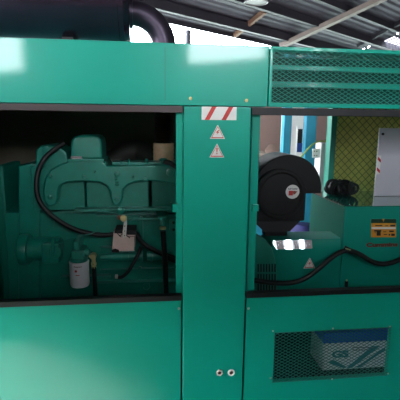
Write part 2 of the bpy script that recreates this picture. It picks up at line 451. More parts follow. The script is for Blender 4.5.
# stickers on the post
def tri(name, cx, cy, w, h, Y, par, mark):
    c = pt(cx, cy, Y); s = 1/262*1.0
    def rt(k, dz=0): return [(c.x-w*k, c.z-h*k*.9+dz), (c.x+w*k, c.z-h*k*.9+dz), (c.x, c.z+h*k*1.1+dz)]
    st = MB().prism(rt(1), Y-.0006, Y).build(name, white, par, label='white warning triangle with red border')
    # red border ring
    mb = MB(); o = rt(.86, -.0006); i = rt(.72, -.0006)
    for k in range(3):
        q = [o[k], o[(k+1) % 3], i[(k+1) % 3], i[k]]; mb.prism(q, Y-.0010, Y-.0004)
    mb.build('red_border', red, st)
    if mark == 'bolt':
        q = [(.1, .55), (-.32, -.02), (-.02, -.02), (-.22, -.5), (.3, .1), (.02, .1), (.3, .5)]
        MB().prism([(c.x+a*w*.8, c.z+b*h*.62) for a, b in q], Y-.0010, Y-.0004).build('bolt_symbol', red, st)
    else:
        MB().prism([(c.x+a*w, c.z+b*h) for a, b in ((-.09, .5), (.09, .5), (.05, -.15), (-.05, -.15))], Y-.001, Y-.0004).prism([(c.x+a*w, c.z+b*h) for a, b in ((-.07, -.25), (.07, -.25), (.07, -.42), (-.07, -.42))], Y-.001, Y-.0004).build('exclamation_symbol', red, st)
tri('warning_sticker', 217.6, 132.5, .029, .0265, -.004, post, 'bolt')
tri('warning_sticker', 216.9, 151.2, .029, .0265, -.004, post, 'mark')
hx0, hx1, hz0, hz1 = pt(201.6, 113, -.004).x, pt(236.6, 113, -.004).x, pt(219, 120, -.004).z, pt(219, 106.7, -.004).z
hz = MB().box((hx0, -.0047, hz0), (hx1, -.004, hz1)).build('hazard_sticker', white, post, label='white sticker with two red diagonal stripes')
W = hx1-hx0; Hh = hz1-hz0
mb = MB()
for t in (.09, .57):
    MB().prism([(hx0+W*t, hz0), (hx0+W*(t+.13), hz0), (hx0+W*(t+.33), hz1), (hx0+W*(t+.20), hz1)], -.0052, -.0046).build('red_stripe', red, hz)
# body of the enclosure
MB().box((XL, 0.051, ZT-.012), (XR, YB, ZT), .002).build('roof_panel', paint, enc)
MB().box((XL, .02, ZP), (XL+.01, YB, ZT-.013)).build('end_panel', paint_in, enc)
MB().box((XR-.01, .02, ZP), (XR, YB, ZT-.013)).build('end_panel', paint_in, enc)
mb = MB(); mb.box((XL, .0, .0), (XR, .1, ZP-.002), .004); mb.box((XL, YB-.1, 0), (XR, YB, ZP-.002), .004)
mb.build('skid_rail', darksteel, enc)
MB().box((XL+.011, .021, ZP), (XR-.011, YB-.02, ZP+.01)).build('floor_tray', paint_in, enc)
# rear side: closed behind the engine, an open doorway, then the foam lined door
bx0 = pt(250, 150, YB).x; bx1 = pt(325.5, 150, YB).x; bx2 = pt(331, 150, YB).x
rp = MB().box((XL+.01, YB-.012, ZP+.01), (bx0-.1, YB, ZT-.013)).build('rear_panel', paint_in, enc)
MB().box((XL+.05, YB-.04, ZS), (bx0-.15, YB-.013, ZT-.05), .004).build('foam_lining', mat('shaded_foam', (116, 106, 92), .9, bump=.5, bscale=60), rp)  # darker copy of the olive foam, shade put into its colour
MB().box((bx0-.1, YB-.05, ZT-.13), (bx1, YB, ZT-.013), .002).build('rear_rail', paint_in, enc)
bz = pt(300, 240, YB).z
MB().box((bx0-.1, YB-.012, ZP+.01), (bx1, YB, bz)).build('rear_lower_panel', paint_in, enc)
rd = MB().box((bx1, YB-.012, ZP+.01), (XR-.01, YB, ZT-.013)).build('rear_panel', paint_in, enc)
MB().box((bx1, YB-.07, ZP+.012), (bx2, YB-.013, ZT-.02), .003).build('rear_post', paint_in, enc)
MB().box((bx2+.002, YB-.04, ZS), (XR-.05, YB-.013, ZT-.05), .003).build('foam_lining', foam, rd)
diamond(bx2+.004, XR-.06, .95, ZT-.06, YB-.052,   .052, .052, .0021, depth=.003).build('lining_mesh', meshgreen, rd)
# black sheets added so the interior reads as shade, and the inner deck
MB().box((XL+.02, .06, ZP+.02), (XR-.02, YB-.10, ZP+.024)).build('shade_lining', mat('shade_black', (20, 22, 22), .95), enc)
MB().box((XC0+.05, YB-.10, ZP+.03), (XR-.02, YB-.09, ZS-.26)).build('shade_lining', MATS['shade_black'], enc)
MB().box((XC1+.02, .332, ZP+.03), (XR-.02, .337, .72)).build('shade_lining', MATS['shade_black'], enc)
MB().box((XL+.02, .05, .30), (XC0, YB-.06, .345)).build('inner_deck', paint_in, enc)

# unseen open door added to shade the left of the engine
dd = MB().box((-.65, -.84, ZS+.005), (-.63, -.005, ZO-.004), .004).build('shade_door', paint, enc)
MB().tube([(-.652, -.55, 1.2), (-.68, -.55, 1.2), (-.68, -.55, 1.32), (-.652, -.55, 1.32)], .007, 8, 0).build('door_handle', rubber, dd)
MB().box((XL, -.003, ZS+.026), (-.62, .02, ZO-.029), .002).build('shade_cover', paint, enc)  # unseen panel added to block light from the engine's left end

# ================================================================== MUFFLER
YM = .66
c0 = pt(130, 0, YM)
mz = ZT+.108+.2; mr = .2
mx1 = c0.x
mf = thing('muffler', 'dark cylindrical exhaust muffler lying on top of the teal enclosure', 'muffler', (-.5, YM, ZT))
MB().lathe((mx1-1.6, YM, mz), (1, 0, 0), [(0, 0), (mr*.92, 0), (mr, .015), (mr, .02), (mr+.006, .022), (mr+.006, .04), (mr, .042), (mr, 1.55), (mr+.006, 1.552), (mr+.006, 1.575), (mr, 1.578), (mr*.93, 1.6), (0, 1.6)], 64).build('drum', muff, mf, angle=50)
# elbow
ec = pt(132, 47, YM); Rc = .163; rp_ = .06
pts = [Vector((mx1-.01, YM, ec.z+Rc))]
for i in range(13):
    a = PI/2*(1-i/12); pts.append(Vector((ec.x+.0+Rc*math.cos(a), YM, ec.z+Rc*math.sin(a))))
pts.append(Vector((ec.x+Rc, YM, ZT+.003)))
MB().tube(pts, rp_, 32, 0).build('elbow_pipe', pipe_m, mf, angle=50)
p = pts[1]
MB().cyl((mx1, YM, ec.z+Rc), (mx1+.014, YM, ec.z+Rc), rp_+.012, 32, bev=.002).build('pipe_collar', pipe_m, mf)
for x in (mx1-1.3, mx1-.72, mx1-.30):
    w = .05
    mb = MB(); n = 12
    # cradle saddle in the YZ plane
    prof = [(-.07, ZT+.001), (.07, ZT+.001)]+[(math.sin(t)*mr, mz-math.cos(t)*mr) for t in [R(18)-R(36)*k/n for k in range(n+1)]]
    t = [mb.bm.verts.new((x-w/2, YM+a, b)) for a, b in prof]; t2 = [mb.bm.verts.new((x+w/2, YM+a, b)) for a, b in prof]
    mb.bm.faces.new(t); mb.bm.faces.new(t2[::-1])
    for k in range(len(t)): mb.bm.faces.new((t[k], t[(k+1) % len(t)], t2[(k+1) % len(t)], t2[k]))
    mb.build('cradle', darksteel, mf)

# ================================================================== ENGINE
YE = .42
eng = thing('diesel_engine', 'teal painted diesel engine seen through the left doorway', 'engine', (-.3, .75, .2))
def epr(pts, Y, y1, bev=.004, seg=2, mb=None): return (mb or MB()).prism(xz(pts, Y), Y, y1, bev, seg)
blk0 = pt(-15, 300, .54).x; blk1 = pt(215, 300, .54).x
bz1 = pt(120, 211, .54).z
mb = MB(); mb.box((blk0+.12, .54, .35), (blk1, .98, bz1), .01)
block = mb.build('cylinder_block', cast, eng)
# steps / ribs cast in the block face
for (x0, x1, ya, yb, Y0, b) in ((96, 182, 214, 217, .52, .003), (100, 184, 268, 271, .515, .004), (96, 184, 281, 285, .50, .005), (60, 110, 276, 280, .50, .004)):
    a = pt(x0, yb, Y0); c = pt(x1, ya, Y0)
    MB().box((a.x, Y0, a.z), (c.x, .545, c.z), b).build('block_rib', cast, block)
for (px, py, r) in ((146, 258, .016), (160, 258, .014)):
    pass
# three cylinder heads
for (x0, x1) in ((33, 83.5), (87, 148.5), (152, 190)):
    a = pt(x0, 210, .50); c = pt(x1, 166, .50)
    h = MB().box((a.x, .50, a.z-.003), (c.x, .9, c.z), .006).build('cylinder_head', cast, eng)
    for q in ((.12, .2), (.12, .8), (.5, .85), (.88, .2), (.88, .8), (.5, .15)):
        bx = a.x+(c.x-a.x)*q[0]; bzz = a.z+(c.z-a.z)*q[1]
        MB().cyl((bx, .50, bzz), (bx, .493, bzz), .0055, 6).build('head_bolt', cast, h)
# dark slot between heads is real gap; back of gap
# intake manifold
man = [(50, 170), (58, 165.5), (66, 162.5), (70, 160), (102, 160), (105, 163), (107, 166), (140, 165), (184, 164), (184, 192), (178, 187), (170, 183.5), (158, 181.5), (146, 181), (136, 182), (128, 185), (123, 190), (122.5, 198), (121, 203), (117, 206), (112.5, 204), (110.5, 198), (110.3, 192), (107, 186), (100, 182.5), (90, 181.5), (78, 181.5), (66, 182.5), (60, 185.5), (57.5, 191), (57.5, 200), (55, 205), (49, 207), (44, 202), (42.5, 190), (45, 178)]
manifold = epr(man, .435, .502, .010, 3).build('intake_manifold', cast, eng)
for (px, py, r) in ((117, 174, .012), (116.5, 179.5, .008), (117, 184, .009), (116.5, 199, .010), (84, 177, .010), (145.5, 179, .011), (170, 172.5, .018), (50, 176, .010), (50, 197, .010), (133, 177, .006), (95, 172, .005)):
    c = pt(px, py, .435)
    MB().lathe((c.x, .4345, c.z), (0, -1, 0), [(r*1.25, 0), (r*1.25, .002), (r, .003), (r*.95, .008), (r*.6, .010), (0, .010)], 6 if r < .012 else 20).build('bolt', cast, manifold)
# studs along the top edge
for (px, py, w, h) in ((129, 162, 2.0, 6), (146.5, 161.5, 3.2, 5), (105, 163, 2.5, 4), (156, 164, 1.5, 3), (121, 163, 1.5, 3)):
    a = pt(px-w/2, py+h/2, .45); c = pt(px+w/2, py-h/2, .45)
    MB().cyl(((a.x+c.x)/2, .455, a.z), ((a.x+c.x)/2, .455, c.z), (c.x-a.x)/2, 8, bev=.001).build('stud', cast, manifold)
# ledge plate on top
a = pt(112, 165, .46); c = pt(184, 162, .46)
MB().box((a.x, .46, a.z), (c.x, .55, c.z), .002).build('top_flange', cast, manifold)
# air box (rounded cover)
cov = [(70, 159.5), (70.3, 146), (71.5, 140), (74, 137), (79, 135.3), (92, 135), (98, 136.3), (101, 139.5), (102, 146), (102.3, 159.5)]
bxv = epr(cov, .43, .62, .014, 4).build('rocker_cover', cast, eng)
a = pt(68, 161.5, .425); c = pt(104, 159, .425)
MB().box((a.x, .422, a.z), (c.x, .63, c.z), .002).build('cover_flange', cast, bxv)
a = pt(71, 158.7, .42); c = pt(82, 156.2, .42)  # bright strip modelled in place of a light reflection on the cover
MB().box((a.x, .421, a.z), (c.x, .429, c.z), .001).build('cover_glint', shiny, bxv, label='shiny strip standing in for a reflection')
# covers further back, dim
for (x0, x1, y0) in ((112, 126, 150), (128, 146, 152)): pass
# rail below heads
a = pt(74, 212, .45); c = pt(177, 208, .45)
rail = MB().box((a.x, .45, a.z), (c.x, .545, c.z), .004).build('fuel_rail', cast, eng)
for px in (84, 104, 128, 150, 168):
    q = pt(px, 210, .449); MB().cyl((q.x, .45, q.z), (q.x, .444, q.z), .006, 6).build('bolt', cast, rail)
mb = MB(); q0 = pt(40, 206, .5); 
# left dim group: thermostat housing, gear case, pump
th = epr([(35, 166), (36, 150), (40, 146), (48, 145), (58, 146), (66, 152), (68, 162), (68, 170), (35, 170)], .50, .7, .01, 3).build('thermostat_housing', cast, eng)
mb = MB(); q = pt(47, 150, .498); mb.cyl((q.x, .5, q.z), (q.x, .49, q.z), .02, 20, bev=.003); mb.build('housing_cap', cast, th)
gc = epr([(18, 300), (18, 166), (32, 163), (40, 166), (40, 300)], .53, .9, .01).build('gear_case', cast, eng)
MB().box((pt(3, 290, .60).x, .60, .40), (pt(12, 290, .6).x, .9, pt(8, 166, .6).z), .01).build('front_pulley_guard', paint_in, eng)
pmp = MB()
c = pt(38, 250, .44)
pmp.cyl((pt(24, 250, .46).x, .46, c.z), (pt(62, 250, .46).x, .46, c.z), .055, 28, bev=.012)
pmp.box((pt(42, 250, .42).x, .40, c.z-.06), (pt(60, 250, .42).x, .5, c.z+.045), .012)
pmp.cyl((pt(20, 250, .46).x, .46, c.z), (pt(30, 250, .46).x, .46, c.z), .075, 28, bev=.01)
pump = pmp.build('fuel_pump', cast, eng)
MB().tube([pt(53, 238, .385), pt(53, 246, .385), pt(52, 256, .385)], .010, 8, 0).build('pump_lever', cast, pump)
MB().cyl((c.x+.09, .40, c.z), (c.x+.09, .388, c.z), .03, 24, bev=.003).build('pump_cap', cast, pump)
MB().tube([pt(54, 245, .38), pt(60, 243, .38), pt(80, 236, .38), pt(90, 234, .38), pt(96, 231, .38), pt(98, 226, .38)], .0028, 8).build('control_rod', cast, pump)
MB().tube([pt(54, 228, .43), pt(55, 214, .43), pt(62, 211.5, .43), pt(95, 211.5, .43), pt(118, 213, .43)], .0026, 8, 3).build('injector_line', cast, eng)
# crankcase tubes
mb = MB(); z = pt(125, 257, .47).z
def hx(px, Y=.47): return pt(px, 257, Y).x
mb.cyl((hx(112), .48, z), (hx(141), .48, z), .021, 24, bev=.003); mb.cyl((hx(122), .48, z), (hx(129), .48, z), .024, 24, bev=.003)
mb.cyl((hx(139), .48, z), (hx(142.5), .48, z), .029, 24, bev=.003); mb.cyl((hx(147), .48, z), (hx(172), .48, z), .023, 24, bev=.004); mb.cyl((hx(150), .48, z), (hx(153), .48, z), .028, 24, bev=.003)
mb.cyl((hx(100), .48, z), (hx(113), .48, z), .017, 24, bev=.003)
mb.build('water_pipe', cast, eng)
q = pt(146.5, 287, .5); MB().lathe((q.x, .52, q.z), (0, -1, 0), [(.02, 0), (.02, .015), (.016, .02), (0, .02)], 6).build('drain_plug', cast, block)
q = pt(140, 269, .5); MB().lathe((q.x, .52, q.z), (0, -1, 0), [(.01, 0), (.01, .015), (0, .02)], 6).build('drain_plug', cast, block)
# governor box
gov = MB().prism(xz([(113.5, 232.5), (135.5, 232.5), (134.5, 251), (112, 251.5)], .36), .36, .45, .003).build('governor_box', beige, eng, label='beige governor box')
MB().prism(xz([(115, 230), (136, 230), (136.2, 234.5), (127, 234.5), (126, 233.5), (114.2, 233)], .365), .3575, .47, .002).build('box_lid', blackplastic, gov)
mb = MB()
for (x0, y0, x1, y1) in ((117, 233, 121, 237), (119, 236, 124, 233.5), (123, 237, 127, 234), (126, 235, 130, 238)):
    mb.tube([pt(x0, y0, .352), pt(x1, y1, .352)], .0022, 6, 0)
mb.build('terminal_wires', blackink, gov)
mb = MB(); mb.tube([pt(127, 236.5, .3585), pt(134.5, 236.5, .3585)], .0012, 6, 0); mb.tube([pt(134.6, 236, .3585), pt(134.2, 250, .3585)], .0012, 6, 0); mb.build('box_seam', darksteel, gov)
MB().prism(xz([(111.5, 250.5), (115, 249), (119, 250.5), (119, 252.5), (112, 252.5)], .35), .349, .358, .001).build('box_clip', blackplastic, gov)
MB().prism(xz([(100, 248), (112, 248), (112, 256), (100, 256)], .5), .5, .54, .003).build('mounting_pad', cast, block)
lev = MB()
lev.prism(xz([(121.5, 219), (126.5, 217.5), (127, 223), (126, 237), (122.8, 238), (122.5, 232), (124, 222), (122, 222)], .34), .34, .345, .001)
lev = lev.build('throttle_lever', steel, eng)
c = pt(123.5, 218.5, .33); MB().lathe((c.x, .338, c.z), (0, -1, 0), [(.015, 0), (.016, .006), (.011, .014), (0, .017)], 16).build('lever_ball_joint', brass, lev)
c = pt(120, 217.5, .35); MB().cyl((c.x-.012, .35, c.z), (c.x+.03, .35, c.z), .011, 6).build('lever_pivot', mat('rusty_steel', (150, 105, 85), .5, metal=.5), lev)
for py in (226, 231, 235.5):
    c = pt(124.7, py, .34); MB().cyl((c.x, .3395, c.z), (c.x, .338, c.z), .0025, 10).build('lever_hole', blackink, lev)
q = pt(119.5, 210, .44)
MB().lathe((pt(121, 210, .44).x, .45, pt(121, 210.5, .44).z), (0, -1, 0), [(.016, 0), (.016, .01), (.01, .014), (0, .015)], 20).build('bolt', cast, rail)
# oil filter
fc = pt(79.5, 272, .38); fr = .046; ft = pt(79.5, 261, .38).z; fb = pt(79.5, 285.5, .38-.0).z
fil = MB().lathe((fc.x, .38, fb), (0, 0, 1), [(0, .004), (fr*.7, .004), (fr*.75, 0), (fr*.92, .002), (fr, .012), (fr, ft-fb-.008), (fr*1.03, ft-fb-.006), (fr*1.03, ft-fb), (0, ft-fb)], 40).build('oil_filter', whitefil, eng, label='white spin-on oil filter', angle=50)
def wrap_text(name, s, m, par, pxc, pyc, w, h):
    c = pt(pxc, pyc, .333); o = text(name, s, m, par, (c.x, .38-fr-.0006, c.z), w, h, .0006, .01)
    wz = Vector((fc.x, .38))
    # bend the lettering round the can
    base = c.x
    for v in o.data.vertices:
        ang = (base+v.co.x-fc.x)/fr; rr = fr+.0006-(v.co.y)*0
        x = fc.x+rr*math.sin(ang); y = .38-rr*math.cos(ang)+v.co.y
        v.co.x = x-base; v.co.y = y-(.38-fr-.0006)
    return o
wrap_text('lettering', 'Fleetguard', darkred, fil, 77.5, 267.3, .036, .008)
q = pt(75.8, 271.5, .333); MB().box((q.x-.005, .38-fr-.001, q.z-.005), (q.x+.005, .38-fr+.001, q.z+.005)).build('filter_print', red, fil)
q = pt(77.5, 275.5, .333); MB().box((q.x-.009, .38-fr-.001, q.z-.0015), (q.x+.009, .38-fr+.003, q.z+.0015)).build('filter_print', red, fil)
hd = MB().cyl((fc.x, .38, ft+.001), (fc.x, .38, ft+.02), .042, 32, bev=.004)
hd.box((fc.x-.03, .35, ft+.015), (fc.x+.03, .46, ft+.058), .008); hd.cyl((fc.x, .38, ft+.04), (pt(90, 255, .38).x, .38, ft+.04), .02, 20, bev=.003)
hd.box((fc.x-.02, .37, ft+.05), (fc.x+.005, .5, ft+.10), .005)
hd = hd.build('filter_head', cast, eng)
b0 = pt(93.5, 255.5, .37)
mb = MB(); mb.cyl((pt(89, 255.5, .37).x, .37, b0.z), (b0.x, .37, b0.z), .009, 12); mb.lathe((b0.x, .345, b0.z), (0, 1, 0), [(0, 0), (.013, 0), (.015, .006), (.015, .03), (0, .03)], 16)
mb.cyl((b0.x, .37, b0.z), (b0.x, .37, b0.z-.035), .010, 12); mb.cyl((b0.x, .37, b0.z-.035), (b0.x, .37, b0.z-.046), .014, 6); mb.cyl((b0.x, .37, b0.z-.05), (b0.x, .37, b0.z-.062), .012, 6)
fitg = mb.build('brass_elbow', brass, eng)
MB().tube([(b0.x, .37, b0.z-.055), (b0.x+.001, .37, b0.z-.12), (b0.x+.003, .38, b0.z-.3)], .011, 12, 4).build('hose', rubber, eng)
def hose(pts, Y, r, name='hose', m=rubber): 
    Ys = Y if isinstance(Y, (list, tuple)) else [Y]*len(pts)
    return MB().tube([pt(a, b, y) for (a, b), y in zip(pts, Ys)], r, 12, 5).build(name, m, eng)
hose([(64, 143), (55, 149), (45, 158), (38.5, 171), (36.5, 186), (39, 200), (47, 211), (58, 220), (72, 228), (90, 233.5), (104, 235), (118, 233.5), (130, 229)], [.48, .46, .43, .42, .41, .41, .41, .41, .42, .43, .45, .47, .5], .0115)
hose([(132, 226), (138, 237), (147, 246), (160, 253), (172, 259.5), (186, 266)], [.47, .45, .42, .42, .43, .45], .0115)
hose([(137, 233), (144, 243), (152, 248), (166, 254), (176, 257.5), (188, 262)], [.5, .46, .44, .44, .45, .47], .008)
hose([(141, 247), (138, 255), (133, 264), (128, 272), (122, 277), (117.5, 277.5)], [.46, .44, .43, .43, .43, .44], .009)
q = pt(117, 276.5, .43); MB().cyl((q.x-.009, .43, q.z), (q.x+.004, .43, q.z), .012, 8).build('hose_clip', steel, eng)
hose([(163, 231), (164, 245), (165.2, 265), (166.5, 300)], [.40, .40, .40, .41], .0135)
q = pt(162.8, 228, .40); MB().cyl((q.x, .40, q.z-.006), (q.x, .40, q.z+.006), .016, 16, bev=.002).build('hose_ferrule', brass, eng)
q = pt(162.5, 222, .40); mb = MB(); mb.cyl((q.x, .40, q.z-.015), (q.x, .40, q.z+.02), .014, 6); mb.box((q.x-.022, .395, q.z+.012), (q.x+.02, .55, q.z+.03), .005); mb.build('hose_fitting', cast, eng)
mb = epr([(170, 219), (176, 219), (178, 222), (178, 230), (176, 233), (171, 233), (169.5, 230), (169.5, 222)], .44, .46, .002)
br = mb.build('lifting_bracket', cast, eng)
for py in (222.5, 229.5):
    c = pt(173.6, py, .44); MB().cyl((c.x, .4395, c.z), (c.x, .436, c.z), .0075, 16).build('bracket_hole', blackink, br)
mb = MB(); mb.box((pt(140, 228, .5).x, .50, pt(140, 240, .5).z), (pt(143, 228, .5).x, .54, pt(140, 217, .5).z), .003); mb.build('block_rib', cast, block)
mb = MB(); mb.tube([pt(141, 219, .44), pt(132, 219, .44), pt(129, 221, .44)], .006, 8, 3); mb.tube([pt(128, 219, .45), pt(160, 219.5, .45)], .0055, 8, 0); mb.build('vent_tube', cast, eng)
# top right pipe going to the hose
q = pt(163.5, 161, .44)
mb = MB(); mb.lathe((q.x, .46, q.z-.02), (0, 0, 1), [(.012, 0), (.014, .015), (.02, .02), (.02, .028), (.012, .032), (0, .032)], 16); mb.build('filler_neck', cast, manifold)
hose([(164, 161.5), (170, 163), (176, 167), (186, 172)], [.45, .44, .44, .46], .012)
# exhaust bellows with copper heat wrap
bx = pt(163.5, 150, .62)
prof = []; z0 = pt(163, 143, .62).z; zt_ = ZT-.013
n = int((zt_-z0)/.011)
for i in range(n*2+1): prof.append((.047 if i % 2 else .040, (zt_-z0)*i/(n*2)))
MB().lathe((bx.x, .62, z0), (0, 0, 1), [(0, 0)]+prof+[(0, zt_-z0)], 28).build('exhaust_bellows', bellows_m, eng, angle=20)
wz0 = pt(163, 170, .62).z; prof = [(0, 0)]
for i in range(13): prof.append((.055-.002*(i % 2), (z0-wz0)*i/12))
MB().lathe((bx.x, .62, wz0), (0, 0, 1), prof+[(0, z0-wz0)], 28).build('exhaust_wrap', copper, eng, label='copper coloured exhaust wrap')
# turbo / exhaust manifold dim on the far side
a = pt(112, 158, .75); c = pt(158, 144, .75)
MB().tube([(a.x, .8, a.z-.02), (a.x+.08, .8, a.z+.03), (c.x-.08, .78, a.z+.03), (bx.x, .66, wz0-.0)], .06, 20, 5).build('exhaust_manifold', mat('dull_iron', (52, 50, 46), .6, metal=.4), eng)

# ================================================================== ALTERNATOR
YA = .35
AX = .962; AZ = 1.197
alt = thing('alternator', 'teal alternator with a square terminal box and glossy lid', 'alternator', (1.2, .65, .3))
MB().box((AX, YA, .62), (1.95, .80, AZ), .004).build('terminal_box', box_paint, alt)
MB().box((AX-.004, YA-.004, AZ), (1.955, .805, AZ+.005), .001).build('box_lid', gloss_lid, alt)
tb = alt.children[0]
# main body
bzt = pt(300, 237.5, .40).z; bzs = pt(300, 249, .36).z
bx0_ = pt(272, 245, .36).x
mb = MB()
y0 = .352
prof = [(y0, .55), (y0, bzs), (y0+.0155, bzt), (.50, bzt+.004), (.60, bzt-.05), (.66, bzt-.15), (.66, .55)]
vs0 = [mb.bm.verts.new((bx0_, a, b)) for a, b in prof]; vs1 = [mb.bm.verts.new((AX-.002, a, b)) for a, b in prof]
mb.bm.faces.new(vs0); mb.bm.faces.new(vs1[::-1])
for k in range(len(prof)): mb.bm.faces.new((vs0[k], vs0[(k+1) % len(prof)], vs1[(k+1) % len(prof)], vs1[k]))
body = mb.build('stator_housing', box_paint, alt)
# polished shoulder plate
sx0 = pt(274, 243, .355).x; sx1 = pt(312.5, 243, .355).x
mb = MB(); nrm = Vector((0, -(bzt-bzs), .012)).normalized()
def lerp(t): return Vector((0, y0+.0155*t, bzs+(bzt-bzs)*t))
a, b = lerp(.06), lerp(.94)
mb.poly([Vector((sx0+.012, a.y, a.z)), Vector((sx1, a.y, a.z)), Vector((sx1, b.y, b.z)), Vector((sx0, b.y, b.z)), Vector((sx0-.002, (a.y+b.y)/2, (a.z+b.z)/2+.008))], .0015)
SH = mb.build('shoulder_plate', shiny, body, label='polished metal strip')
tri('warning_sticker', 309.5, 263.5, .031, .028, .3515, body, 'bolt')
# adapter / fan housing, closer and darker
ad = [(240, 300), (240, 226), (250, 230), (259, 235.5), (267, 241), (272, 248), (275, 258), (277, 272), (278, 300)]
adp = MB().prism(xz(ad, .32), .32, .351, .008, 3).build('fan_housing', cast, alt)
mb = MB()
for r_ in range(3):
    for k in range(7):
        px = 257.5+k*2.8; py = 264+r_*10
        mb.prism(xz([(px, py), (px+1.5, py), (px+1.5, py+8), (px, py+8)], .318), .3185, .3205)
mb.build('cooling_grille', blackink, adp)
# nameplate and lettering on the box face
nm = MB().prism(xz([(371, 219), (396, 219), (396, 237.2), (371, 237.2)], YA), YA-.0014, YA-.0001).build('nameplate', orange, tb, label='orange data plate')
def rectp(x0, y0, x1, y1, m, name, par, Y=YA, d=.002):
    return MB().prism(xz([(x0, y0), (x1, y0), (x1, y1), (x0, y1)], Y), Y-d, Y-.001).build(name, m, par)
rectp(371, 219, 396, 223, greenink, 'plate_band', nm)
rectp(371.3, 227, 395.7, 229, white, 'plate_stripe', nm)
mb = MB()
for (x0, y0, x1, y1) in ((375, 225, 382, 226), (385, 225.3, 388, 226), (390, 224.8, 395, 226.4), (374, 230, 381, 231.4), (376.5, 231.4, 380.5, 235.6), (374.5, 231.8, 375.5, 232.6), (383, 231.4, 386, 232), (383.5, 234, 387, 234.8), (389, 230.5, 393.5, 232), (388.5, 233.8, 390, 235.5), (391, 233.6, 394.5, 235.8), (383.5, 220.5, 384.5, 221)):
    MB().prism(xz([(x0, y0), (x1, y0), (x1, y1), (x0, y1)], YA), YA-.0023, YA-.001).build('plate_print', blackink, nm)
MB().prism(xz([(382, 218.8), (384.5, 218.8), (383.2, 221.5)], YA), YA-.0026, YA-.001).build('plate_mark', orange, nm)
q0 = pt(366.3, 246, YA); q1 = pt(397.5, 246, YA)
text('lettering', 'Cummins', darkred, tb, ((q0.x+q1.x)/2, YA-.0008, pt(382, 244.6, YA).z), q1.x-q0.x, .0240, .0012, .05)
q = pt(346, 283, .34); MB().cyl((q.x, .335, q.z-.018), (q.x, .335, q.z+.012), .009, 10, bev=.002).build('earth_terminal', blackplastic, tb)
MB().cyl((q.x, .335, q.z+.0125), (q.x, .335, q.z+.02), .004, 8).build('terminal_stud', brass, tb)

# ================================================================== AIR CLEANER
air = thing('air_cleaner', 'big black drum air cleaner above the alternator with a round white sticker', 'air cleaner', (pt(286, 192, .5).x, .5, 1.1))
dc = pt(288, 190, .44)
rad = .178
# arched shell : round top, flat foot on the right
outl = []
for i in range(41):
    a = R(-4)+(PI+R(8))*i/40
    outl.append((dc.x+rad*math.cos(a), dc.z+rad*math.sin(a)))
zf = pt(320, 193.5, .44).z
outl[0] = (outl[0][0], zf); outl[-1] = (outl[-1][0], zf)
shell = MB().prism(outl, .44, .66, .008, 3).build('outer_shell', blackplastic, air, angle=50)
# front case with rounded lid
a_ = pt(249, 222, .40); b_ = pt(306.5, 193, .40)
fc2 = MB().box((a_.x, .40, a_.z), (b_.x, .72, b_.z+.03), .008)
fc2 = fc2.build('filter_case', blackplastic, air)
lc = pt(281, 194.5, .385); lr = .122
lid = MB().lathe((lc.x, .440, lc.z), (0, -1, 0), [(0, 0), (lr, 0), (lr+.004, .045), (lr+.004, .052), (lr-.004, .056), (lr-.012, .056), (lr-.02, .050), (.03, .052), (0, .053)], 64).build('round_lid', blackplastic, air, angle=25)
sc_ = pt(293, 192, .38)
st = MB().cyl((sc_.x, .3855, sc_.z), (sc_.x, .3875, sc_.z), .035, 40).build('round_sticker', white, air, label='white round sticker')
text('lettering', 'FLEETGUARD', blackink, st, (sc_.x, .3848, sc_.z+.015), .046, .008, .0008, .01)
MB().box((sc_.x-.02, .3847, sc_.z-.018), (sc_.x+.002, .3856, sc_.z+.006)).build('sticker_print', red, st)
mb = MB(); mb.prism([(sc_.x+.001, sc_.z+.002), (sc_.x+.006, sc_.z+.006), (sc_.x+.024, sc_.z+.002), (sc_.x+.012, sc_.z-.012), (sc_.x+.004, sc_.z-.014)], .3848, .3856); mb.build('sticker_print', mat('brown_ink', (150, 80, 60), .5), st)
# funnel and neck
mb = MB(); fz = a_.z
pts_t = [(pt(252, 222, .42).x, .43), (pt(303, 222, .42).x, .43), (pt(303, 222, .42).x, .68), (pt(252, 222, .42).x, .68)]
zb2 = bzt+.03
pts_b = [(pt(262, 235, .45).x, .41), (pt(287, 235, .45).x, .41), (pt(287, 235, .45).x, .50), (pt(262, 235, .45).x, .50)]
t1 = [mb.bm.verts.new((x, y, fz+.005)) for x, y in pts_t]; t2 = [mb.bm.verts.new((x, y, zb2)) for x, y in pts_b]
mb.bm.faces.new(t1); mb.bm.faces.new(t2[::-1])
for k in range(4): mb.bm.faces.new((t1[k], t1[(k+1) % 4], t2[(k+1) % 4], t2[k]))
mb.box((pts_b[0][0]+.01, .42, bzt+.0055), (pts_b[1][0]-.01, .49, zb2+.001))
mb.build('outlet_funnel', blackplastic, air)

# ================================================================== CABLES
def tagged(o, label, cat, group=None):
    o['label'] = label; o['category'] = cat
    if group: o['group'] = group
    return o
cp = [(236, 277), (250, 279.5), (262, 281.5), (275, 283), (290, 283), (303, 279.5), (316, 271), (330, 259), (340, 252.5), (349, 250.5), (360, 254.5), (372, 261.5), (385, 264), (400, 259.5), (425, 247), (450, 240)]
pw = thing('power_cable', 'thick black cable looping across the teal alternator', 'cable', pt(330, 270, .29))
MB().tube([pt(a, b, .285 if a < 340 else .30) for a, b in cp]+[pt(456, 240, .305), pt(462, 243, .33)], .0125, 14, 6).build('sheath', rubber, pw)
MB().tube([pt(344, 248, .31), pt(349, 250.5, .30), pt(352, 251.5, .305)], .0145, 10, 3).build('cable_tie', rubber, pw)
q = pt(348, 249, .30); MB().tube([pt(345.5, 248.5, .29), pt(350.5, 250, .288)], .003, 8, 0).build('brass_tag', brass, pw)
